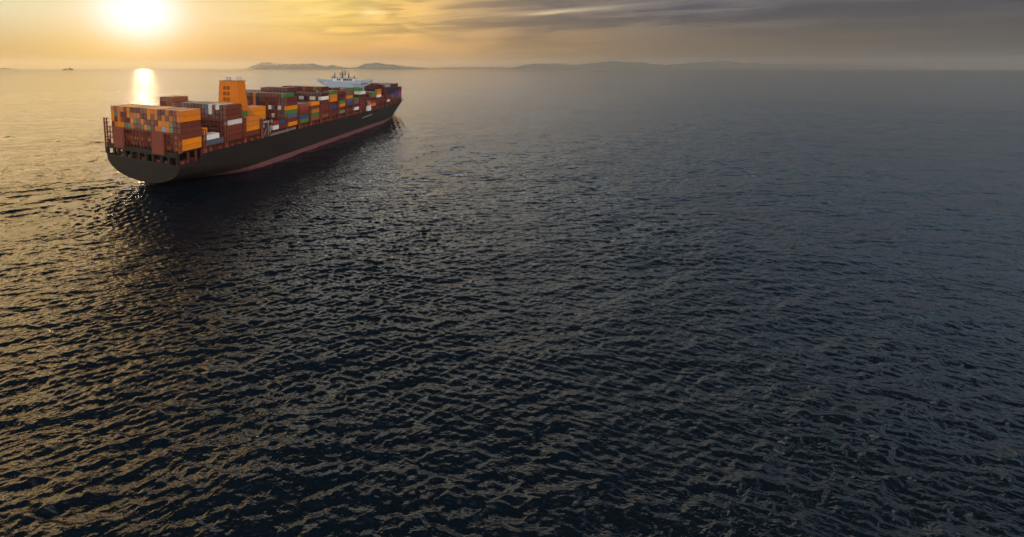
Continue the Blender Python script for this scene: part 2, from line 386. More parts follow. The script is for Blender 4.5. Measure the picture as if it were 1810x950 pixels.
island('hill', D3, prof(D3, [(870, 121), (900, 117), (925, 113.5), (950, 111.5), (978, 111), (1000, 113), (1022, 113.5), (1045, 110.5), (1075, 108.5), (1105, 107.8), (1130, 109), (1155, 112), (1175, 113.5), (1200, 111.5), (1240, 109), (1290, 108), (1350, 111), (1420, 113), (1500, 112), (1600, 116), (1700, 121)]),
       'long dark hazy ridge on the horizon right of the ship', 2600, 8)
island('hill', 24000, prof(24000, [(430, 121), (445, 116), (462, 109.5), (480, 111), (500, 114), (540, 117), (600, 121)]),
       'faint pale peak on the horizon behind the low island', 1800, 5)
island('hill', 25000, prof(25000, [(740, 121), (790, 118.5), (850, 118), (905, 118.5), (960, 119.5), (1010, 121)]), 'faint pale ridge on the horizon between the two darker islands', 1800, 6)
island('hill', 16000, prof(16000, [(-60, 121), (-30, 119), (0, 119), (12, 118.3), (24, 120), (40, 121)]), 'faint low islet at the far left of the horizon', 700, 7)
island('islet', 10500, [(108.5, 4), (111, 22), (114, 40), (117, 34), (120, 46), (124, 58), (127, 54), (129.5, 28), (131, 4)], 'small dark rocky islet on the left below the sun', 260, 9)

# ------------------------------------------------------------------ haze: one closed box round everything
hz = bpy.data.materials.new('haze'); hz.use_nodes = True; nt = hz.node_tree; nt.nodes.clear()
pv = nt.nodes.new('ShaderNodeVolumePrincipled'); oo = nt.nodes.new('ShaderNodeOutputMaterial'); nt.links.new(pv.outputs[0], oo.inputs['Volume'])
pv.inputs['Color'].default_value = (.92, .90, .86, 1); pv.inputs['Density'].default_value = 3.3e-5; pv.inputs['Anisotropy'].default_value = .72
hb = MB(); hb.box(-34000, 34000, -34000, 34000, -6, 560)
ho = hb.build('haze', hz); tag(ho, 'thin warm sea haze over the water', kind='stuff')

# ------------------------------------------------------------------ container ship
YC = 25.2; HB = 26.0
ship = empty('container_ship', (0, 0, 0))
tag(ship, 'huge dark hulled container ship with orange funnel and white bridge', 'ship')
def sst(x, a, c): t_ = min(1, max(0, (x - a) / (c - a))); return t_ * t_ * (3 - 2 * t_)
def zbot(x): return float(np.interp(x, [-3, 6, 20, 40, 60, 90], [3.4, 2.4, .6, -2.4, -5.0, -8]))
def zdeck(x): return 14.3 if x < 12.9 else float(np.interp(x, [13, 270, 310, 345, 385], [17.1, 17.1, 18.0, 20.0, 21.5]))
def half(x, z):
    zd = 20.; s_ = max(0, min(1.1, z / zd)) ** .9
    x0 = 255 + (331 - 255) * s_; xe = 372 + (384 - 372) * s_; p_ = 2.0 + .1 * s_
    hb_ = HB if x <= x0 else HB * (1 - min(1, (x - x0) / (xe - x0)) ** p_)
    zb = zbot(x); hr = float(np.interp(x, [-3, 30, 70, 100], [10, 9.5, 7, 5])); n_ = float(np.interp(x, [-3, 30, 70], [2.0, 2.3, 4]))
    if z < zb + hr:
        t_ = max(0., 1 - (z - zb) / hr); hb_ *= max(0., (1 - t_ ** n_)) ** (1 / n_)
    return hb_
def xend(z): return 372 + 12 * (max(0, min(1.1, z / 20.)) ** .9)
def build_hull():
    us = [0, .004, .01, .018, .028, .0415, .0418, .06, .08, .11, .14, .17, .2, .24, .3, .4, .5, .6, .66, .7, .74, .78, .81, .84, .87, .89, .91, .93, .945, .96, .97, .98, .988, .994, 1.]
    NB_, NU = 9, 13
    rows = NB_ + NU + 1; g = []
    for j in range(rows):
        line = []
        for u_ in us:
            x = -3 + u_ * 386
            for _ in range(3):
                zd = zdeck(x); zb = zbot(x); zs = max(3.0, zb + .05)
                z = zb + (zs - zb) * (math.sin(j / NB_ * math.pi / 2) if 0 else (j / NB_) ** 1.3) if j <= NB_ else zs + (zd - zs) * ((j - NB_) / NU) ** 1.1
                x = -3 + u_ * (xend(z) + 3)
            line.append((x, half(x, z) if u_ < 1 else 0., z))
        g.append(line)
    m_ = MB(); nu = len(us); V = []
    for sgn in (-1, 1):
        for line in g:
            for (x, h, z) in line: V.append((x, YC + sgn * h, z))
    F = []; mi = []
    for s_ in (0, 1):
        o_ = s_ * rows * nu
        for j in range(rows - 1):
            for i in range(nu - 1):
                a_ = o_ + j * nu + i; F.append([a_, a_ + 1, a_ + nu + 1, a_ + nu]); mi.append(1 if j < NB_ else 0)
    o_ = rows * nu
    for j in range(rows - 1): F.append([j * nu, (j + 1) * nu, o_ + (j + 1) * nu, o_ + j * nu]); mi.append(0)
    for i in range(nu - 1): F.append([i, i + 1, o_ + i + 1, o_ + i]); mi.append(1)
    me = bpy.data.meshes.new('hull'); me.from_pydata(V, [], F); me.materials.append(M['hull']); me.materials.append(M['boot'])
    me.polygons.foreach_set('material_index', mi)
    bm = bmesh.new(); bm.from_mesh(me); bmesh.ops.remove_doubles(bm, verts=bm.verts, dist=.002)
    bmesh.ops.recalc_face_normals(bm, faces=bm.faces); bm.to_mesh(me); bm.free()
    for p_ in me.polygons: p_.use_smooth = abs(p_.normal.x) < .9
    return obj('hull', me, ship)
hull = build_hull()
# skeg and rudder under the transom
k = MB(); k.prism([(1.5, 3.6), (1.5, -4), (40, -6), (40, 1)], YC + .2, YC + 3.2); k.build('skeg', M['hull'], hull)
k = MB()
for x0 in range(13, 330, 6):                                          # deck as plan strips following the hull
    x1 = min(x0 + 6, 331)
    h0, h1 = half(x0, 16.5) - .3, half(x1, 16.5) - .3
    k.poly([(x0, YC - h0, zdeck(x0 + .1) - .4), (x1, YC - h1, zdeck(x1) - .4), (x1, YC + h1, zdeck(x1) - .4), (x0, YC + h0, zdeck(x0 + .1) - .4)], [(0, 1, 2, 3)])
xs_ = [331, 338, 345, 352, 360, 368, 375, 380]
for x0, x1 in zip(xs_, xs_[1:]):
    h0, h1 = max(.2, half(x0, 19.5) - .5), max(.1, half(x1, 19.5) - .5)
    k.poly([(x0, YC - h0, 18.6), (x1, YC - h1, 18.6), (x1, YC + h1, 18.6), (x0, YC + h0, 18.6)], [(0, 1, 2, 3)])
k.build('deck', M['deck'], ship)
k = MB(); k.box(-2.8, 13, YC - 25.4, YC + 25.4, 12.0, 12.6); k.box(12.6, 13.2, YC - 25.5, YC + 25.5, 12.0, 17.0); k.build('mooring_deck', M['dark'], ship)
# beam over the mooring openings and the pillars between them
k = MB(); k.box(-2.95, -1.6, YC - 25.6, YC + 25.7, 17.4, 19.6); k.box(-1.6, 12.4, YC + 24.6, YC + 25.7, 17.4, 19.2)
k.box(-2.9, 13, YC - 25, YC + 25, 19.3, 19.75)
k.build('stern_beam', M['hull'], ship)
for y in [51.0, 45.5, 42.2, 36.9, 31.9, 26.5, 21.4, 16.2, 10.6, 5.6, .2]:
    k = MB(); k.box(-2.9, -1.9, y - .8, y + .8, 14.25, 17.4); k.build('stern_pillar', M['hull'], ship)
for x in (3.5, 8.2, 12.1):
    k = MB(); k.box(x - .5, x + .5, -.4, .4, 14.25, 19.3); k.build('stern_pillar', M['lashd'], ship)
    k = MB(); k.box(x - .5, x + .5, 50.0, 50.8, 14.25, 19.3); k.build('stern_pillar', M['lash'], ship)
for i, (x, y) in enumerate([(-1, 40), (-1, 33.6), (-.8, 24), (-.8, 14), (-.8, 8), (3, 3), (6, 3.6), (10, 2.8), (2, 47)]):
    k = MB(); k.cone((x, y), .9, .9, 12.6, 14.6, 10); k.cone((x, y), 1.25, 1.25, 14.6, 14.9, 10); k.cone((x, y + 1.8), .7, .7, 12.6, 14.9, 8)
    k.build('mooring_winch', M['lash'], ship)

# hatch coamings under each bay, rail along the sheer, lashing bridges between bays
PITCH_Y = 2.52; NC = 20
#        x aft, length, base z, tier pitch, column heights (right to left)
def hs(*runs):
    o_ = []
    for n_, h in runs: o_ += [h] * n_
    return (o_ + [o_[-1]] * NC)[:NC]
BAYS = [
 (0.0, 12.19, 20.1, 2.646, hs((20, 7))),
 (15.2, 12.19, 20.1, 2.646, hs((2, 2), (2, 3), (4, 1), (12, 2))),
 (30.0, 12.19, 20.1, 2.646, hs((16, 7), (4, 8))),
 (45.3, 12.19, 20.1, 2.646, hs((2, 4), (2, 5), (16, 4))),
 (61.5, 12.19, 21.2, 2.646, hs((3, 0), (4, 5), (6, 0), (7, 4))),
 (71.0, 6.06, 20.1, 2.646, hs((2, 2), (4, 0), (14, 1))),
 (78.2, 6.06, 20.1, 2.646, hs((2, 2), (4, 1), (14, 1))),
 (86.8, 12.19, 20.1, 2.646, hs((1, 7), (19, 8))),
 (102.0, 12.0, 20.3, 2.646, hs((4, 5), (9, 9), (7, 8))),
 (117.4, 12.19, 20.3, 2.646, hs((7, 5), (13, 7))),
 (132.3, 12.19, 20.5, 2.66, hs((12, 7), (8, 8))),
 (147.2, 12.19, 20.1, 2.84, hs((3, 7), (15, 8), (2, 7))),
 (162.9, 12.0, 20.7, 2.60, hs((2, 7), (18, 8))),
 (177.9, 12.19, 20.6, 2.75, hs((2, 6), (18, 7))),
 (192.2, 12.19, 20.5, 2.75, hs((2, 4), (18, 6))),
 (207.5, 12.19, 20.4, 2.66, hs((1, 6), (19, 7))),
 (235.5, 12.0, 20.4, 2.78, hs((20, 5))),
 (250.6, 12.19, 20.2, 2.66, hs((1, 6), (19, 5))),
 (265.5, 12.0, 20.2, 2.66, hs((1, 2), (2, 3), (17, 8))),
 (279.9, 11.5, 21.2, 2.66, hs((7, 7), (13, 7))),
 (293.0, 12.19, 21.4, 2.66, hs((20, 7))),
 (306.8, 12.19, 21.6, 2.66, hs((20, 7))),
 (321.4, 12.19, 22.6, 2.66, hs((19, 5), (1, 0))),
]
k = MB()
for bi, (x, L, zb_, tp, hh) in enumerate(BAYS[1:], 1):
    a_ = next((c for c in range(NC) if hh[c]), 0); e_ = max(c for c in range(NC) if hh[c]); y0 = a_ * PITCH_Y; y1 = (e_ + 1) * PITCH_Y
    if bi in (4,): y0 = 6
    zd = zdeck(x)
    k = MB(); k.box(x + .3, x + L - .3, y0 + 1.4, y1 - 1.4, zd - .45, zb_ - .35); k.box(x - .2, x + L + .2, y0 + .2, y1 - .2, zb_ - .35, zb_ - .05)
    n_ = int(L / 2)
    for i in range(n_ + 1):
        xx = x + .2 + (L - .7) * i / n_
        k.box(xx, xx + .3, y0 + .15, y0 + 1.45, zd - .45, zb_ - .3); k.box(xx, xx + .3, y1 - 1.45, y1 - .15, zd - .45, zb_ - .3)
    k.build('hatch_coaming', M['lashd'], ship)
def lashing(x, z1, y0=-.6, y1=50.9, zb_=17.0, step=2):
    k = MB(); yy = y0
    ys = [y0 + (y1 - y0) * i / 20 for i in range(21)]
    for i, y in enumerate(ys):
        w = .38 if i % 5 == 0 or i in (1, 19) else .16
        k.box(x - .9, x - .9 + w, y - w / 2, y + w / 2, zb_, z1); k.box(x + .7, x + .7 + w, y - w / 2, y + w / 2, zb_, z1)
    z = 22.6
    while z < z1 + .1:
        k.box(x - .95, x + 1.05, y0 - .3, y1 + .3, z - .1, z + .1)
        k.box(x - .98, x - .92, y0 - .3, y1 + .3, z + .55, z + .62); k.box(x - .98, x - .92, y0 - .3, y1 + .3, z + 1.05, z + 1.12)
        z += 2.646
    for sgn, y in ((1, y0), (-1, y1)):                                # braced end towers
        k.box(x - .95, x + 1.05, y - .3, y + .3, zb_, zb_ + 2.2)
        zz = zb_ + 2.2
        while zz < z1 - 2:
            k.bar((x - .9, y, zz), (x + .9, y, zz + 2.4), .18); zz += 2.646
    return k
lash_x = [(13.7, 28.6), (28.7, 30.8), (43.8, 30.8), (58.9, 28.2), (85.4, 27.6), (100.5, 30.4), (115.7, 30.4), (131, 30.6), (145.9, 31), (161.1, 31), (176.3, 30.5), (190.9, 30), (205.9, 29.5), (233.6, 27.), (249, 28.6), (264.2, 30), (278.8, 29), (292.2, 29)]
for x, z1 in lash_x: lashing(x, z1).build('lashing_bridge', M['lash'], ship)
lashing(306, 28, -.3, 50.6, 17.4).build('lashing_bridge', M['lash'], ship)
lashing(320.2, 27, .4, 50.0, 18).build('lashing_bridge', M['lash'], ship)
k = lashing(-1.5, 28.2, -.7, 51.0, 19.6)
for y in (53.4,):                                                    # braced tower standing out on the port quarter
    k.box(-2.3, -1.7, 53.0, 53.6, 14.3, 32.5); k.box(-.9, -.4, 53.0, 53.6, 14.3, 32.0)
    for z in (17, 19.6, 22.6, 25.2, 27.9, 30.2, 32.2): k.box(-2.3, -.4, 51, 53.6, z - .15, z + .15)
    for z in (19.6, 22.6, 25.2, 27.9): k.bar((-2, 53.3, z), (-.6, 53.3, z + 2.6), .2)
k.build('lashing_bridge', M['lash'], ship)
for y0, y1, z0, z1 in ((36.9, 44.2, 18.4, 28.6), (8.2, 15.8, 18.2, 28.7)):
    k = MB(); k.box(-3.4, -2.45, y0, y1, z0, z1)
    for i in range(7): yy = y0 + (y1 - y0) * (i + .5) / 7; k.box(-3.46, -3.4, yy - .12, yy + .12, z0 + .2, z1 - .2)
    k.build('vent_housing', M['lash'], ship)
for x0 in (14, 29, 44, 59.5, 101, 116, 131, 146, 161, 176, 191, 206, 234, 249):
    k = MB(); n_ = 7
    for i in range(n_): xx = x0 + 1 + i * 2.0; k.box(xx, xx + .1, -.72, -.62, 17.05, 18.25)
    k.box(x0 + .8, x0 + 13.4, -.74, -.66, 18.2, 18.28); k.box(x0 + .8, x0 + 13.4, -.74, -.66, 17.65, 17.71)
    k.build('deck_rail', M['lash'], ship)
for x0 in (17, 24, 33, 39, 49, 55, 104, 109, 119, 126, 136, 142, 150, 156, 166, 171, 181, 186, 196, 201, 211, 238, 243, 254, 259, 270):
    k = MB(); k.box(x0, x0 + 1.5, -.45, .9, 16.9, 18.2 + (x0 % 3) * .4); k.build('deck_locker', M['lash'], ship)

# engine casing, funnel
k = MB(); k.box(60, 71.5, 8, 42, 17, 21); k.box(60, 70, 17, 35, 21, 27); k.build('engine_casing', M['grey'], ship)
fun = MB()
zt = 49.7
A = [(60.0, 18.2), (60.0, 32.3), (66.8, 31.9), (68.9, 30.5), (68.9, 19.5), (66.8, 18.4)]
Bt = [(59.2, 15.8), (59.2, 33.8), (67.4, 33.4), (71.6, 31), (71.6, 18), (67.4, 16.2)]
n_ = len(A)
fun.poly([(x, y, 24.) for x, y in Bt] + [(x, y, zt) for x, y in A], [(i, (i + 1) % n_, n_ + (i + 1) % n_, n_ + i) for i in range(n_)] + [tuple(range(n_)), tuple(range(n_, 2 * n_))])
funnel = fun.build('funnel', M['fun'], ship)
k = MB(); k.box(59.9, 69, 18.1, 32.4, zt, zt + .25); k.build('funnel_cap', M['fund'], funnel)
for y, r, x in ((28.2, .45, 62), (27.0, .75, 62.5), (25.7, .8, 62.8), (24.3, .35, 62), (20.9, .75, 64), (20.2, .5, 66.0)):
    k = MB(); k.cone((x, y), r, r, zt + .2, zt + 2.6, 12); k.build('exhaust_pipe', M['steel'], funnel)
for r_ in range(3):
    for c_ in range(2):
        y = 28.9 - c_ * 2.9; z = 46.6 - r_ * 3.45; xx = 60.0 - (zt - z) / (zt - 24) * .8
        k = MB(); k.box(xx - .14, xx + .1, y - 2.1, y, z - 2.2, z)
        for i in range(6): k.box(xx - .24, xx - .12, y - 2.1, y, z - 2.15 + i * .36, z - 2.0 + i * .36)
        k.build('vent_louver', M['fund'], funnel)
# white machinery beside the casing at the starboard rail
k = MB(); k.box(59.6, 60.1, .0, .6, 18, 24.0); k.box(59.8, 66.8, -.3, 1.2, 25.4, 26.5); k.box(60.4, 63.2, .6, 2.2, 22.6, 24.4); k.box(59.7, 61.2, -.3, 1.0, 27.6, 28.8)
k.box(67.6, 68.4, -.2, .5, 19.5, 23); k.bar((61, 0, 17), (66, 0, 24.8), .22); k.bar((66.5, .2, 17), (66.5, .2, 25.5), .3); k.box(58.9, 59.5, -.5, 0, 16.6, 17.6)
k.box(69.4, 70.2, -.2, .8, 24.6, 26.6)
k.build('bunker_station', M['pale'], ship)
k = MB(); k.box(60.5, 69.6, .5, 7, 17, 21.5); k.box(61, 69, 2.4, 7, 21.5, 27); k.build('pump_house', M['lashd'], ship)
def ladder(a, c, w, name, m):
    a = Vector(a); c = Vector(c); k = MB()
    k.bar(a, c, w); k.bar(a + Vector((0, 0, .9)), c + Vector((0, 0, .9)), w * .45)
    for i in range(13): p = a.lerp(c, i / 12); k.bar(p, p + Vector((0, 0, .9)), w * .3)
    k.build(name, m, ship)
ladder((66.5, -1.2, 17.6), (94.5, -1.2, 18.1), .5, 'gangway', M['pale'])
k = MB(); k.prism([(208.5, 10.7), (234, 12.2), (234, 13.9), (208.5, 12.4)], -1.05, -.75); k.build('ladder_shadow', M['dark'], ship)  # dark slab on the flat hull side, painted shadow behind the stowed ladder
k = MB(); k.prism([(209, 11.6), (233.6, 13.0), (233.6, 13.7), (209, 12.2)], -1.5, -1.08); k.box(231.0, 233.6, -1.5, -1.07, 12.4, 13.8); k.build('gangway', M['pale'], ship)

# bridge tower amidships-forward
BX = 222.5
tower = MB(); tower.box(BX, BX + 9, 6.2, 42.6, 17, 44.4); bridge = tower.build('bridge_tower', M['grey'], ship)
k = MB()
for z in (39.2, 41.6): k.box(BX - .06, BX, 6.4, 14.2, z - .3, z + .3)
for z in (38.9, 40.2, 41.5): k.box(BX - .35, BX - .1, 7.4, 13.4, z - .07, z + .07)
k.build('stair_landing', M['dgrey'], bridge)
k = MB()                                                             # wings: flat deck on tapered, pierced brackets
k.box(BX + .5, BX + 5.5, -3.7, 53.8, 44.4, 44.8)
k.box(BX + .4, BX + .6, -3.7, 13.0, 44.8, 46.0); k.box(BX + .4, BX + .6, 37.0, 53.8, 44.8, 46.0); k.box(BX + 5.4, BX + 5.6, -3.7, 53.8, 44.8, 46.0)
k.box(BX + .5, BX + 5.5, -3.8, -3.6, 44.8, 46.0); k.box(BX + .5, BX + 5.5, 53.7, 53.9, 44.8, 46.0)
k.build('bridge_wing', M['grey'], bridge)
for s0, s1, sg in ((6.2, -3.7, -1), (42.6, 53.8, 1)):
    k = MB()
    for xx in (BX + .6, BX + 5.0):
        k.prismx([(s0, 44.4), (s0 + sg * 9.9, 44.4), (s0 + sg * 9.9, 44.0), (s0, 43.6)], xx, xx + .4)
        k.prismx([(s0, 40.2), (s0, 39.2), (s0 + sg * 9.9, 43.5), (s0 + sg * 9.9, 44.2)], xx + .02, xx + .38)
        for f_ in (.22, .48, .72):
            y = s0 + sg * 9.9 * f_; k.box(xx + .04, xx + .36, y - .25, y + .25, 39.0 + 4.6 * f_, 44.4)
    k.build('wing_bracket', M['grey'], bridge)
    y = s1 - sg * 1.8; k = MB(); k.box(BX + .2, BX + 5.6, y - 3.0, y + 2.4, 47.1, 47.3); k.box(BX + .6, BX + .8, y - 1.4, y - 1.2, 46, 47.1); k.box(BX + .6, BX + .8, y + 1.2, y + 1.4, 46, 47.1)
    k.build('wing_canopy', M['dgrey'], bridge)
k = MB(); k.box(BX + .9, BX + 8, 13.6, 36.4, 44.8, 47.6); wh = k.build('wheelhouse', M['white'], bridge)
k = MB(); k.box(BX + .5, BX + 8.3, 12.9, 37.4, 47.6, 47.85)
for i in range(17): y = 13.1 + i * 1.5; k.box(BX + .5, BX + .58, y, y + .08, 47.85, 48.9)
k.box(BX + .5, BX + .58, 12.9, 37.4, 48.85, 48.95); k.box(BX + .5, BX + .58, 12.9, 37.4, 48.35, 48.42)
k.build('roof_rail', M['dgrey'], wh)
for y in (15.2, 17.3, 19.4, 21.5, 23.4, 27.6, 30.0):
    k = MB(); k.box(BX + .80, BX + .95, y, y + 1.6, 45.3, 47.0); k.build('window', M['glass'], wh)
k = MB()
for y, h in ((35.0, 52.6), (20.0, 52.2)):
    k = MB(); k.cone((BX + 3, y), .85, .6, 47.8, h + .4, 8); k.box(BX + 2.4, BX + 3.6, y - .6, y + .6, h - 2.4, h - 2.2); k.build('exhaust_post', M['dgrey'], bridge)
k = MB(); c_ = (BX + 4, 27.2)
k.cone(c_, 1.0, .5, 47.8, 55.2, 8); k.box(c_[0] - 1, c_[0] + 1, 23.9, 30.6, 50.1, 50.7); k.box(c_[0] - .8, c_[0] + .8, 25.2, 29.2, 51.5, 52.0)
k.bar((c_[0], 24.2, 50.5), (c_[0], 24.2, 55.0), .8); k.bar((c_[0], 30, 50.5), (c_[0], 30, 53.0), .4); k.bar((c_[0], 28.6, 50.5), (c_[0], 28.6, 53.4), .2)
k.box(c_[0] - 1.2, c_[0] - .9, 25.4, 29.6, 52.2, 52.5); k.box(c_[0] - 1.2, c_[0] - .9, 24.6, 27.6, 50.9, 51.2)
k.bar((c_[0], 24.3, 50.2), (c_[0], 26.9, 48), .2); k.bar((c_[0], 30.1, 50.2), (c_[0], 27.5, 48), .2)
k.build('radar_mast', M['dgrey'], bridge)
def dome(x, y, z, r, parent):
    bm = bmesh.new(); bmesh.ops.create_uvsphere(bm, u_segments=12, v_segments=8, radius=r)
    bmesh.ops.create_cone(bm, cap_ends=True, segments=8, radius1=r * .3, radius2=r * .3, depth=1.4, matrix=Matrix.Translation((0, 0, -r - .4)))
    me = bpy.data.meshes.new('satellite_dome'); bm.to_mesh(me); bm.free(); me.materials.append(M['white'])
    for p_ in me.polygons: p_.use_smooth = True
    obj('satellite_dome', me, parent, (x, y, z))
dome(BX + 3, 31.8, 49.7, .65, bridge); dome(BX + 3, 24.6, 49.4, .9, bridge); dome(BX + 3, 29.2, 49.4, .9, bridge); dome(BX + 2, 17.9, 49.6, .6, bridge)
for y in (34.9, 36.9, 13.6): k = MB(); k.box(BX + 1.5, BX + 2.6, y - .5, y + .5, 47.85, 49.6); k.build('searchlight', M['dgrey'], bridge)
k = MB(); k.box(BX - .5, BX + 9.6, .2, 6.0, 17, 23.5); k.box(BX + 1, BX + 8, .6, 6, 23.5, 30); k.build('deck_house', M['lashd'], ship)
# boat and its white store on the starboard rail
def boat():
    bm = bmesh.new(); bmesh.ops.create_uvsphere(bm, u_segments=14, v_segments=10, radius=1)
    for v in bm.verts:
        v.co.x *= 4.2; v.co.y *= 1.35; v.co.z *= 1.25
        if v.co.z > .2: v.co.z = .2 + (v.co.z - .2) * .8
        if abs(v.co.x) < 2.2 and v.co.z > .7: v.co.z += .25
    me = bpy.data.meshes.new('lifeboat'); bm.to_mesh(me); bm.free(); me.materials.append(M['life'])
    for p_ in me.polygons: p_.use_smooth = True
    return me
for y in (-.9, 51.4): lb = obj('lifeboat', boat(), ship, (227.5, y, 23.9)); tag(lb, 'orange covered lifeboat hanging in its davits' if 0 else None)
k = MB()
for x in (224.6, 230.2):
    k.bar((x, 1.5, 17), (x, .9, 26), .35); k.bar((x, .9, 26), (x, -1.1, 26.3), .3); k.bar((x, -1.0, 26.3), (x, -1., 25), .08)
k.build('davit', M['white'], ship)
k = MB(); k.box(222.6, 230.6, -1.55, .3, 17.3, 21.6); k.box(222.6, 224.2, -1.55, -.8, 21.6, 22.8); k.box(228.8, 230.6, -1.6, -.6, 21.6, 23.3); k.build('rescue_platform', M['white'], ship)
# foremast and bow fittings
k = MB(); k.cone((352, YC), .8, .35, 18.6, 40.5, 8); k.box(351.4, 352.6, YC - 2.2, YC + 2.2, 34.6, 34.9); k.bar((352, YC - 2, 34.9), (352, YC - 2, 36), .2); k.bar((349, YC - 3, 18.6), (352, YC, 30), .3); k.bar((349, YC + 3, 18.6), (352, YC, 30), .3)
k.build('foremast', M['dgrey'], ship)
k = MB(); k.box(336, 338, YC - 20, YC + 20, 18.4, 24.5); k.build('breakwater', M['lash'], ship)

# ------------------------------------------------------------------ containers
CW, CHT = 2.33, 2.59
def container_mesh(L, col, hgt, jitter=0):
    m_ = MB(); x1 = L; h = hgt - .10
    f = .16                                                          # corner posts and rails proud of the corrugated panels
    n_ = int(L / .56); side = []
    for i in range(n_ * 4 + 1):
        ph = i % 4; side.append((f + (L - 2 * f) * i / (n_ * 4), .02 if ph in (0, 1) else .07))
    for y0, sg in ((0, 1), (CW, -1)):
        vs_ = []
        for (x, dp) in side: vs_ += [(x, y0 + sg * dp, f), (x, y0 + sg * dp, h - f * .7)]
        m_.poly(vs_, [(2 * i, 2 * i + 2, 2 * i + 3, 2 * i + 1) for i in range(len(side) - 1)])
        m_.box(0, L, min(y0, y0 + sg * .12), max(y0, y0 + sg * .12), 0, f); m_.box(0, L, min(y0, y0 + sg * .1), max(y0, y0 + sg * .1), h - f * .7, h)
        for xx in (0, L - f): m_.box(xx, xx + f, min(y0, y0 + sg * f), max(y0, y0 + sg * f), f, h - f * .7)
    m_.poly([(0, .1, h - .04), (L, .1, h - .04), (L, CW - .1, h - .04), (0, CW - .1, h - .04)], [(0, 1, 2, 3)])
    m_.poly([(L - .05, .1, .1), (L - .05, CW - .1, .1), (L - .05, CW - .1, h - .05), (L - .05, .1, h - .05)], [(0, 1, 2, 3)])
    m_.poly([(.1, .1, .1), (.1, CW - .1, .1), (.1, CW - .1, h - .05), (.1, .1, h - .05)], [(0, 3, 2, 1)])
    m_.poly([(0, .1, .05), (L, .1, .05), (L, CW - .1, .05), (0, CW - .1, .05)], [(0, 3, 2, 1)])
    m_.box(0, .1, .12, CW - .12, h - .14, h); m_.box(0, .1, .12, CW - .12, 0, .14)
    return m_.mesh('container', CM[col])
def door_mesh(col, hgt):
    m_ = MB(); h = hgt - .10
    m_.box(.03, .09, .17, CW / 2 - .02, .15, h - .15); m_.box(.03, .09, CW / 2 + .02, CW - .17, .15, h - .15)
    for y in (.45, .95, CW - .95, CW - .45): m_.box(-.01, .025, y - .025, y + .025, .15, h - .15, 1)
    for y in (.7, CW - .7): m_.box(-.02, .01, y - .3, y + .3, 1.0, 1.06, 1)
    m_.box(.0, .035, CW - .85, CW - .5, h - .75, h - .5, 2)
    return m_.mesh('door', [CM[col], CM['door_bar'], M['pale']])
_cm, _dm = {}, {}
rc = random.Random(5)
def pal(*items):
    tot = sum(w for c, w in items); r = rc.random() * tot
    for c, w in items:
        r -= w
        if r <= 0: return c
    return items[-1][0]
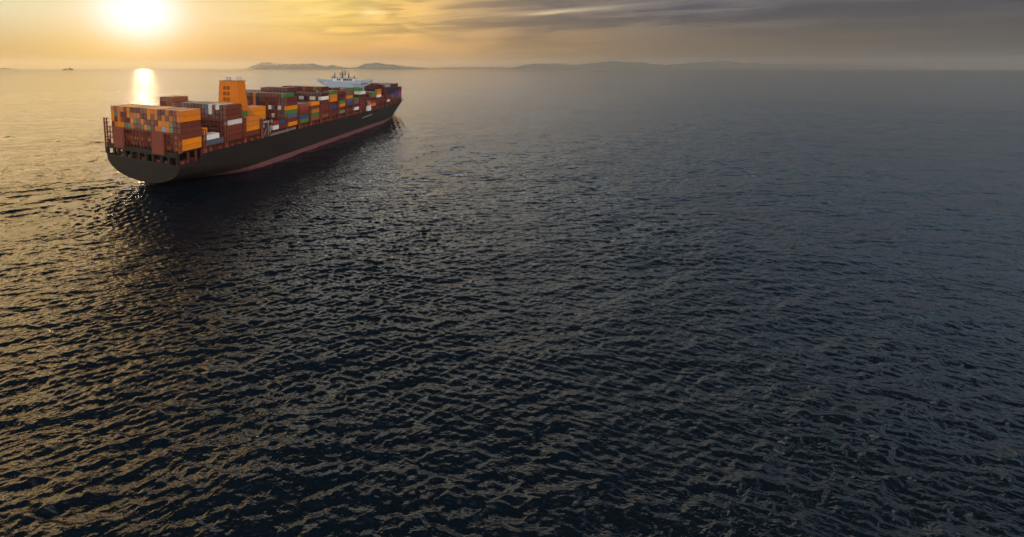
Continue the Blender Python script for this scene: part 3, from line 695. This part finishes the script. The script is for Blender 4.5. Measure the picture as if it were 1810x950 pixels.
def colour(bi, c, tr, n_):
    """tr counted from the top of the column"""
    S = {  # starboard columns as the photo shows them, top to bottom
     0: ['tan orange', 'deep orange', 'rust red', 'rust red', 'rust red', 'orange', 'orange'],
     1: ['white', 'slate blue'],
     2: ['rust red', 'rust red', 'rust red', 'white', 'rust red', 'rust red', 'rust red'],
     3: ['tan orange', 'tan orange', 'orange', 'rust red'],
     5: ['red', 'white'], 6: ['blue', 'rust red'],
     7: ['maroon', 'maroon', 'orange', 'green', 'slate blue', 'rust red', 'orange'],
     8: ['brown', 'red', 'rust red', 'blue', 'green'],
     9: ['orange', 'rust red', 'tan orange', 'green', 'brown'],
     10: ['dark maroon', 'white', 'maroon', 'rust red', 'rust red', 'maroon', 'brown'],
     11: ['green', 'tan orange', 'orange', 'maroon', 'blue', 'dark maroon', 'maroon'],
     12: ['maroon', 'dark maroon', 'maroon', 'green', 'orange', 'maroon', 'grey green'],
     13: ['brown', 'tan orange', 'slate blue', 'blue', 'dark maroon', 'maroon'],
     14: ['green', 'magenta', 'dark maroon', 'white'],
     15: ['white', 'dark maroon', 'maroon', 'maroon', 'rust red', 'maroon'],
     16: ['green', 'brown', 'dark maroon', 'brown', 'tan orange'],
     17: ['tan orange', 'orange', 'white', 'maroon', 'maroon', 'dark maroon'],
     18: ['maroon', 'dark maroon'],
     19: ['grey', 'navy', 'dark maroon', 'dark maroon', 'maroon', 'maroon', 'white'],
     20: ['dark maroon', 'maroon', 'navy', 'navy', 'slate blue', 'slate blue', 'maroon'],
     21: ['dark maroon', 'maroon', 'navy', 'blue', 'blue', 'slate blue', 'maroon'],
     22: ['dark maroon', 'maroon', 'magenta', 'magenta', 'slate blue']}
    first = next(i for i in range(NC) if BAYS[bi][4][i])
    if c == first and bi in S: return S[bi][min(tr, len(S[bi]) - 1)]
    if bi == 0:
        ov = {(0, 1): 'brown', (0, 4): 'dark maroon', (0, 5): 'dark maroon', (1, 1): 'brown', (1, 2): 'tan orange', (2, 2): 'grey green', (3, 2): 'grey green',
              (3, 4): 'light blue', (0, 9): 'brown', (0, 10): 'brown', (1, 9): 'maroon', (1, 10): 'maroon', (3, 8): 'grey green', (3, 10): 'teal',
              (3, 12): 'brown', (2, 12): 'grey green', (3, 15): 'teal', (3, 14): 'grey green', (1, 18): 'teal', (2, 3): 'orange', (2, 4): 'orange', (2, 5): 'orange', (2, 13): 'orange', (3, 3): 'deep orange'}
        if (tr, c) in ov: return ov[(tr, c)]
        if tr < 4: return pal(('tan orange', 4), ('orange', 3), ('brown', 4), ('rust red', 3.2), ('maroon', 1))
        return pal(('rust red', 4), ('brown', 3), ('tan orange', 2), ('dark maroon', 2), ('teal', .3))
    if bi == 1: return 'orange' if c in (2, 3) and tr == 0 else pal(('rust red', 4), ('dark maroon', 3))
    if bi == 2:
        if (tr, c) in ((0, 2), (0, 4), (1, 4)): return 'white'
        if c >= 16 and tr == 0: return 'brown'
        return pal(('rust red', 4), ('maroon', 5), ('dark maroon', 3), ('slate blue', .8), ('brown', 1.5), ('teal', .4))
    if bi == 3: return 'green' if (c in (2, 3) and tr == 0) else pal(('tan orange', 5), ('orange', 3), ('brown', 2))
    if bi == 4: return 'brown' if tr > 3 else ('orange' if c < 8 else 'rust red')
    if bi == 7:
        if tr == 0 and c == 1: return 'green'
        if (tr, c) in ((3, 5), (3, 2), (4, 7), (5, 9), (5, 4)): return 'white'
        if c in (10, 16) and tr < 5: return 'tan orange'
        if c in (9,) and tr < 4: return 'navy'
        return pal(('maroon', 6), ('dark maroon', 4), ('rust red', 3), ('slate blue', .7), ('teal', .4))
    if bi in (8, 9) and c < 4: return pal(('brown', 3), ('rust red', 3))
    if bi == 10:
        if tr == 1 and c in (2, 3, 6, 7, 8): return 'white' if c != 8 else 'grey'
        if tr == 1 and c == 17: return 'grey green'
        return pal(('dark maroon', 5), ('navy', 2), ('maroon', 3))
    if bi == 15: return 'green' if tr == 0 and c < 9 else ('white' if tr == 1 and c < 4 else pal(('dark maroon', 3), ('maroon', 3)))
    if bi in (11, 12, 13, 14): return pal(('maroon', 4), ('dark maroon', 4), ('brown', 2), ('tan orange', 1), ('green', .8), ('grey', .3))
    if bi in (16,) and tr == 0: return pal(('brown', 3), ('grey green', 1), ('green', 1))
    return pal(('maroon', 4), ('dark maroon', 5), ('rust red', 1.2), ('navy', .8), ('grey', .25), ('brown', .6))
boxes = []
for bi, (x, L, zb_, tp, hh) in enumerate(BAYS):
    for c in range(NC):
        for t_ in range(hh[c]):
            tr = hh[c] - 1 - t_
            y = c * PITCH_Y + .04; L_ = L; xx = x; wd = 1
            if bi == 1 and c in (0, 1) and tr == 0: L_ = 9.1
            if bi == 3 and c in (2, 3) and tr == 0: L_ = 8.0
            if bi == 1 and c in (2, 3) and tr == 0: L_ = 6.06
            col = colour(bi, c, tr, hh[c])
            if bi == 1 and tr == 0 and c == 1: col = 'white'
            if bi >= 19: xx += 0
            boxes.append(dict(bi=bi, c=c, t=t_, tr=tr, x=xx, y=y, z=zb_ + t_ * tp, L=L_, H=min(tp, 2.9), col=col, n=hh[c]))
# which ones show, and how large, from the photograph's position
bv, bf = [], []
for q_ in boxes:
    n_ = len(bv); x0, x1, y0, y1, z0, z1 = q_['x'], q_['x'] + q_['L'], q_['y'], q_['y'] + CW, q_['z'], q_['z'] + q_['H'] - .03
    bv += [(x0, y0, z0), (x1, y0, z0), (x1, y1, z0), (x0, y1, z0), (x0, y0, z1), (x1, y0, z1), (x1, y1, z1), (x0, y1, z1)]
    bf += [[n_ + i for i in f] for f in [(0, 3, 2, 1), (4, 5, 6, 7), (0, 1, 5, 4), (1, 2, 6, 5), (2, 3, 7, 6), (3, 0, 4, 7)]]
tree = BVHTree.FromPolygons([Vector(v) for v in bv], bf)
for bi_, q_ in enumerate(boxes):
    x0, x1, y0, y1, z0, z1 = q_['x'], q_['x'] + q_['L'], q_['y'], q_['y'] + CW, q_['z'], q_['z'] + q_['H'] - .03
    sc_ = 0; G = (.12, .37, .63, .88)
    for nrm, area, fn in (((-1, 0, 0), CW * q_['H'], lambda a, c: (x0 - .01, y0 + (y1 - y0) * a, z0 + (z1 - z0) * c)),
                          ((0, -1, 0), q_['L'] * q_['H'], lambda a, c: (x0 + (x1 - x0) * a, y0 - .01, z0 + (z1 - z0) * c)),
                          ((0, 0, 1), q_['L'] * CW, lambda a, c: (x0 + (x1 - x0) * a, y0 + (y1 - y0) * c, z1 + .01))):
        hit = 0
        for a in G:
            for c in G:
                p = Vector(fn(a, c)); dv = CAM - p; dist = dv.length
                cosn = dv.dot(Vector(nrm)) / dist
                if cosn <= 0: continue
                if tree.ray_cast(p, dv / dist, dist)[0] is None: hit += cosn / dist ** 2
        sc_ += area * hit / 16
    q_['s'] = sc_
vis = sorted([q_ for q_ in boxes if q_['s'] > 0], key=lambda q_: -q_['s'])
keep = vis[:300]
kset = set(id(q_) for q_ in keep)
ORD = ['first', 'second', 'third', 'fourth', 'fifth', 'sixth', 'seventh', 'eighth', 'ninth', 'tenth', 'eleventh', 'twelfth', 'thirteenth', 'fourteenth', 'fifteenth', 'sixteenth', 'seventeenth', 'eighteenth', 'nineteenth', 'twentieth']
BAYNAME = {}
seen = {}
for q_ in keep:
    key = (q_['col'], round(q_['L'], 2), round(q_['H'], 2))
    if key not in _cm: _cm[key] = container_mesh(q_['L'], q_['col'], q_['H'])
    kd = (q_['col'], round(q_['H'], 2))
    if kd not in _dm: _dm[kd] = door_mesh(q_['col'], q_['H'])
    o_ = bpy.data.objects.new('shipping_container', _cm[key]); COL.objects.link(o_); o_.location = (q_['x'], q_['y'], q_['z'])
    cn = q_['col']
    tier = 'topmost' if q_['tr'] == 0 else (ORD[q_['tr']] + ' from top')
    lab = f"{cn} container, {tier}, {ORD[q_['c']]} column from right, {ORD[q_['bi']]} bay from stern"
    o_['label'] = lab; o_['category'] = 'container'; o_['group'] = 'shipping containers stacked on the ship'
    if q_['bi'] <= 11 or q_['c'] <= 2:
        d_ = bpy.data.objects.new('door', _dm[kd]); COL.objects.link(d_); d_.parent = o_
# everything else in the stacks that faces outwards
cols = list(CC); st = MB(); occ = {(q_['bi'], q_['c'], q_['t']) for q_ in boxes}
for q_ in boxes:
    if id(q_) in kset: continue
    bi, c, t_ = q_['bi'], q_['c'], q_['t']
    hid = all(k_ in occ for k_ in ((bi, c - 1, t_), (bi, c + 1, t_), (bi, c, t_ + 1)))
    if hid and bi not in (0, 2, 7) and bi + 1 < len(BAYS) and c not in (0, 19) and q_['s'] <= 0 and q_['tr'] > 3: continue
    st.box(q_['x'], q_['x'] + q_['L'], q_['y'], q_['y'] + CW, q_['z'], q_['z'] + q_['H'] - .04, cols.index(q_['col']))
tag(st.build('container_stacks', [CM[c] for c in cols]), 'small and mostly hidden containers filling the rest of the stacks', 'containers', kind='stuff')

# ------------------------------------------------------------------ far sailing boat
sb = empty('sailing_boat', (0, 0, 0)); dv = ray_dir(991.5, 122.3); dv *= 57.5 / -dv.z; sb.location = (CAM.x + dv.x, CAM.y + dv.y, 0)
tag(sb, 'tiny distant boat near the horizon right of the ship', 'boat')
S_ = 3.2
k = MB(); k.prism([(-6 * S_, 1.6 * S_), (-5 * S_, -.3), (5 * S_, -.3), (7 * S_, 1.9 * S_)], -1.6 * S_, 1.6 * S_); k.build('hull', M['dgrey'], sb)
k = MB(); k.bar((0, 0, 1), (0, 0, 13 * S_), .5); k.build('mast', M['dgrey'], sb)
k = MB(); k.prism([(-.5, 2.4 * S_), (-5.5 * S_, 2.6 * S_), (-.6, 12.6 * S_)], -.1, .1); k.build('sail', M['grey'], sb)
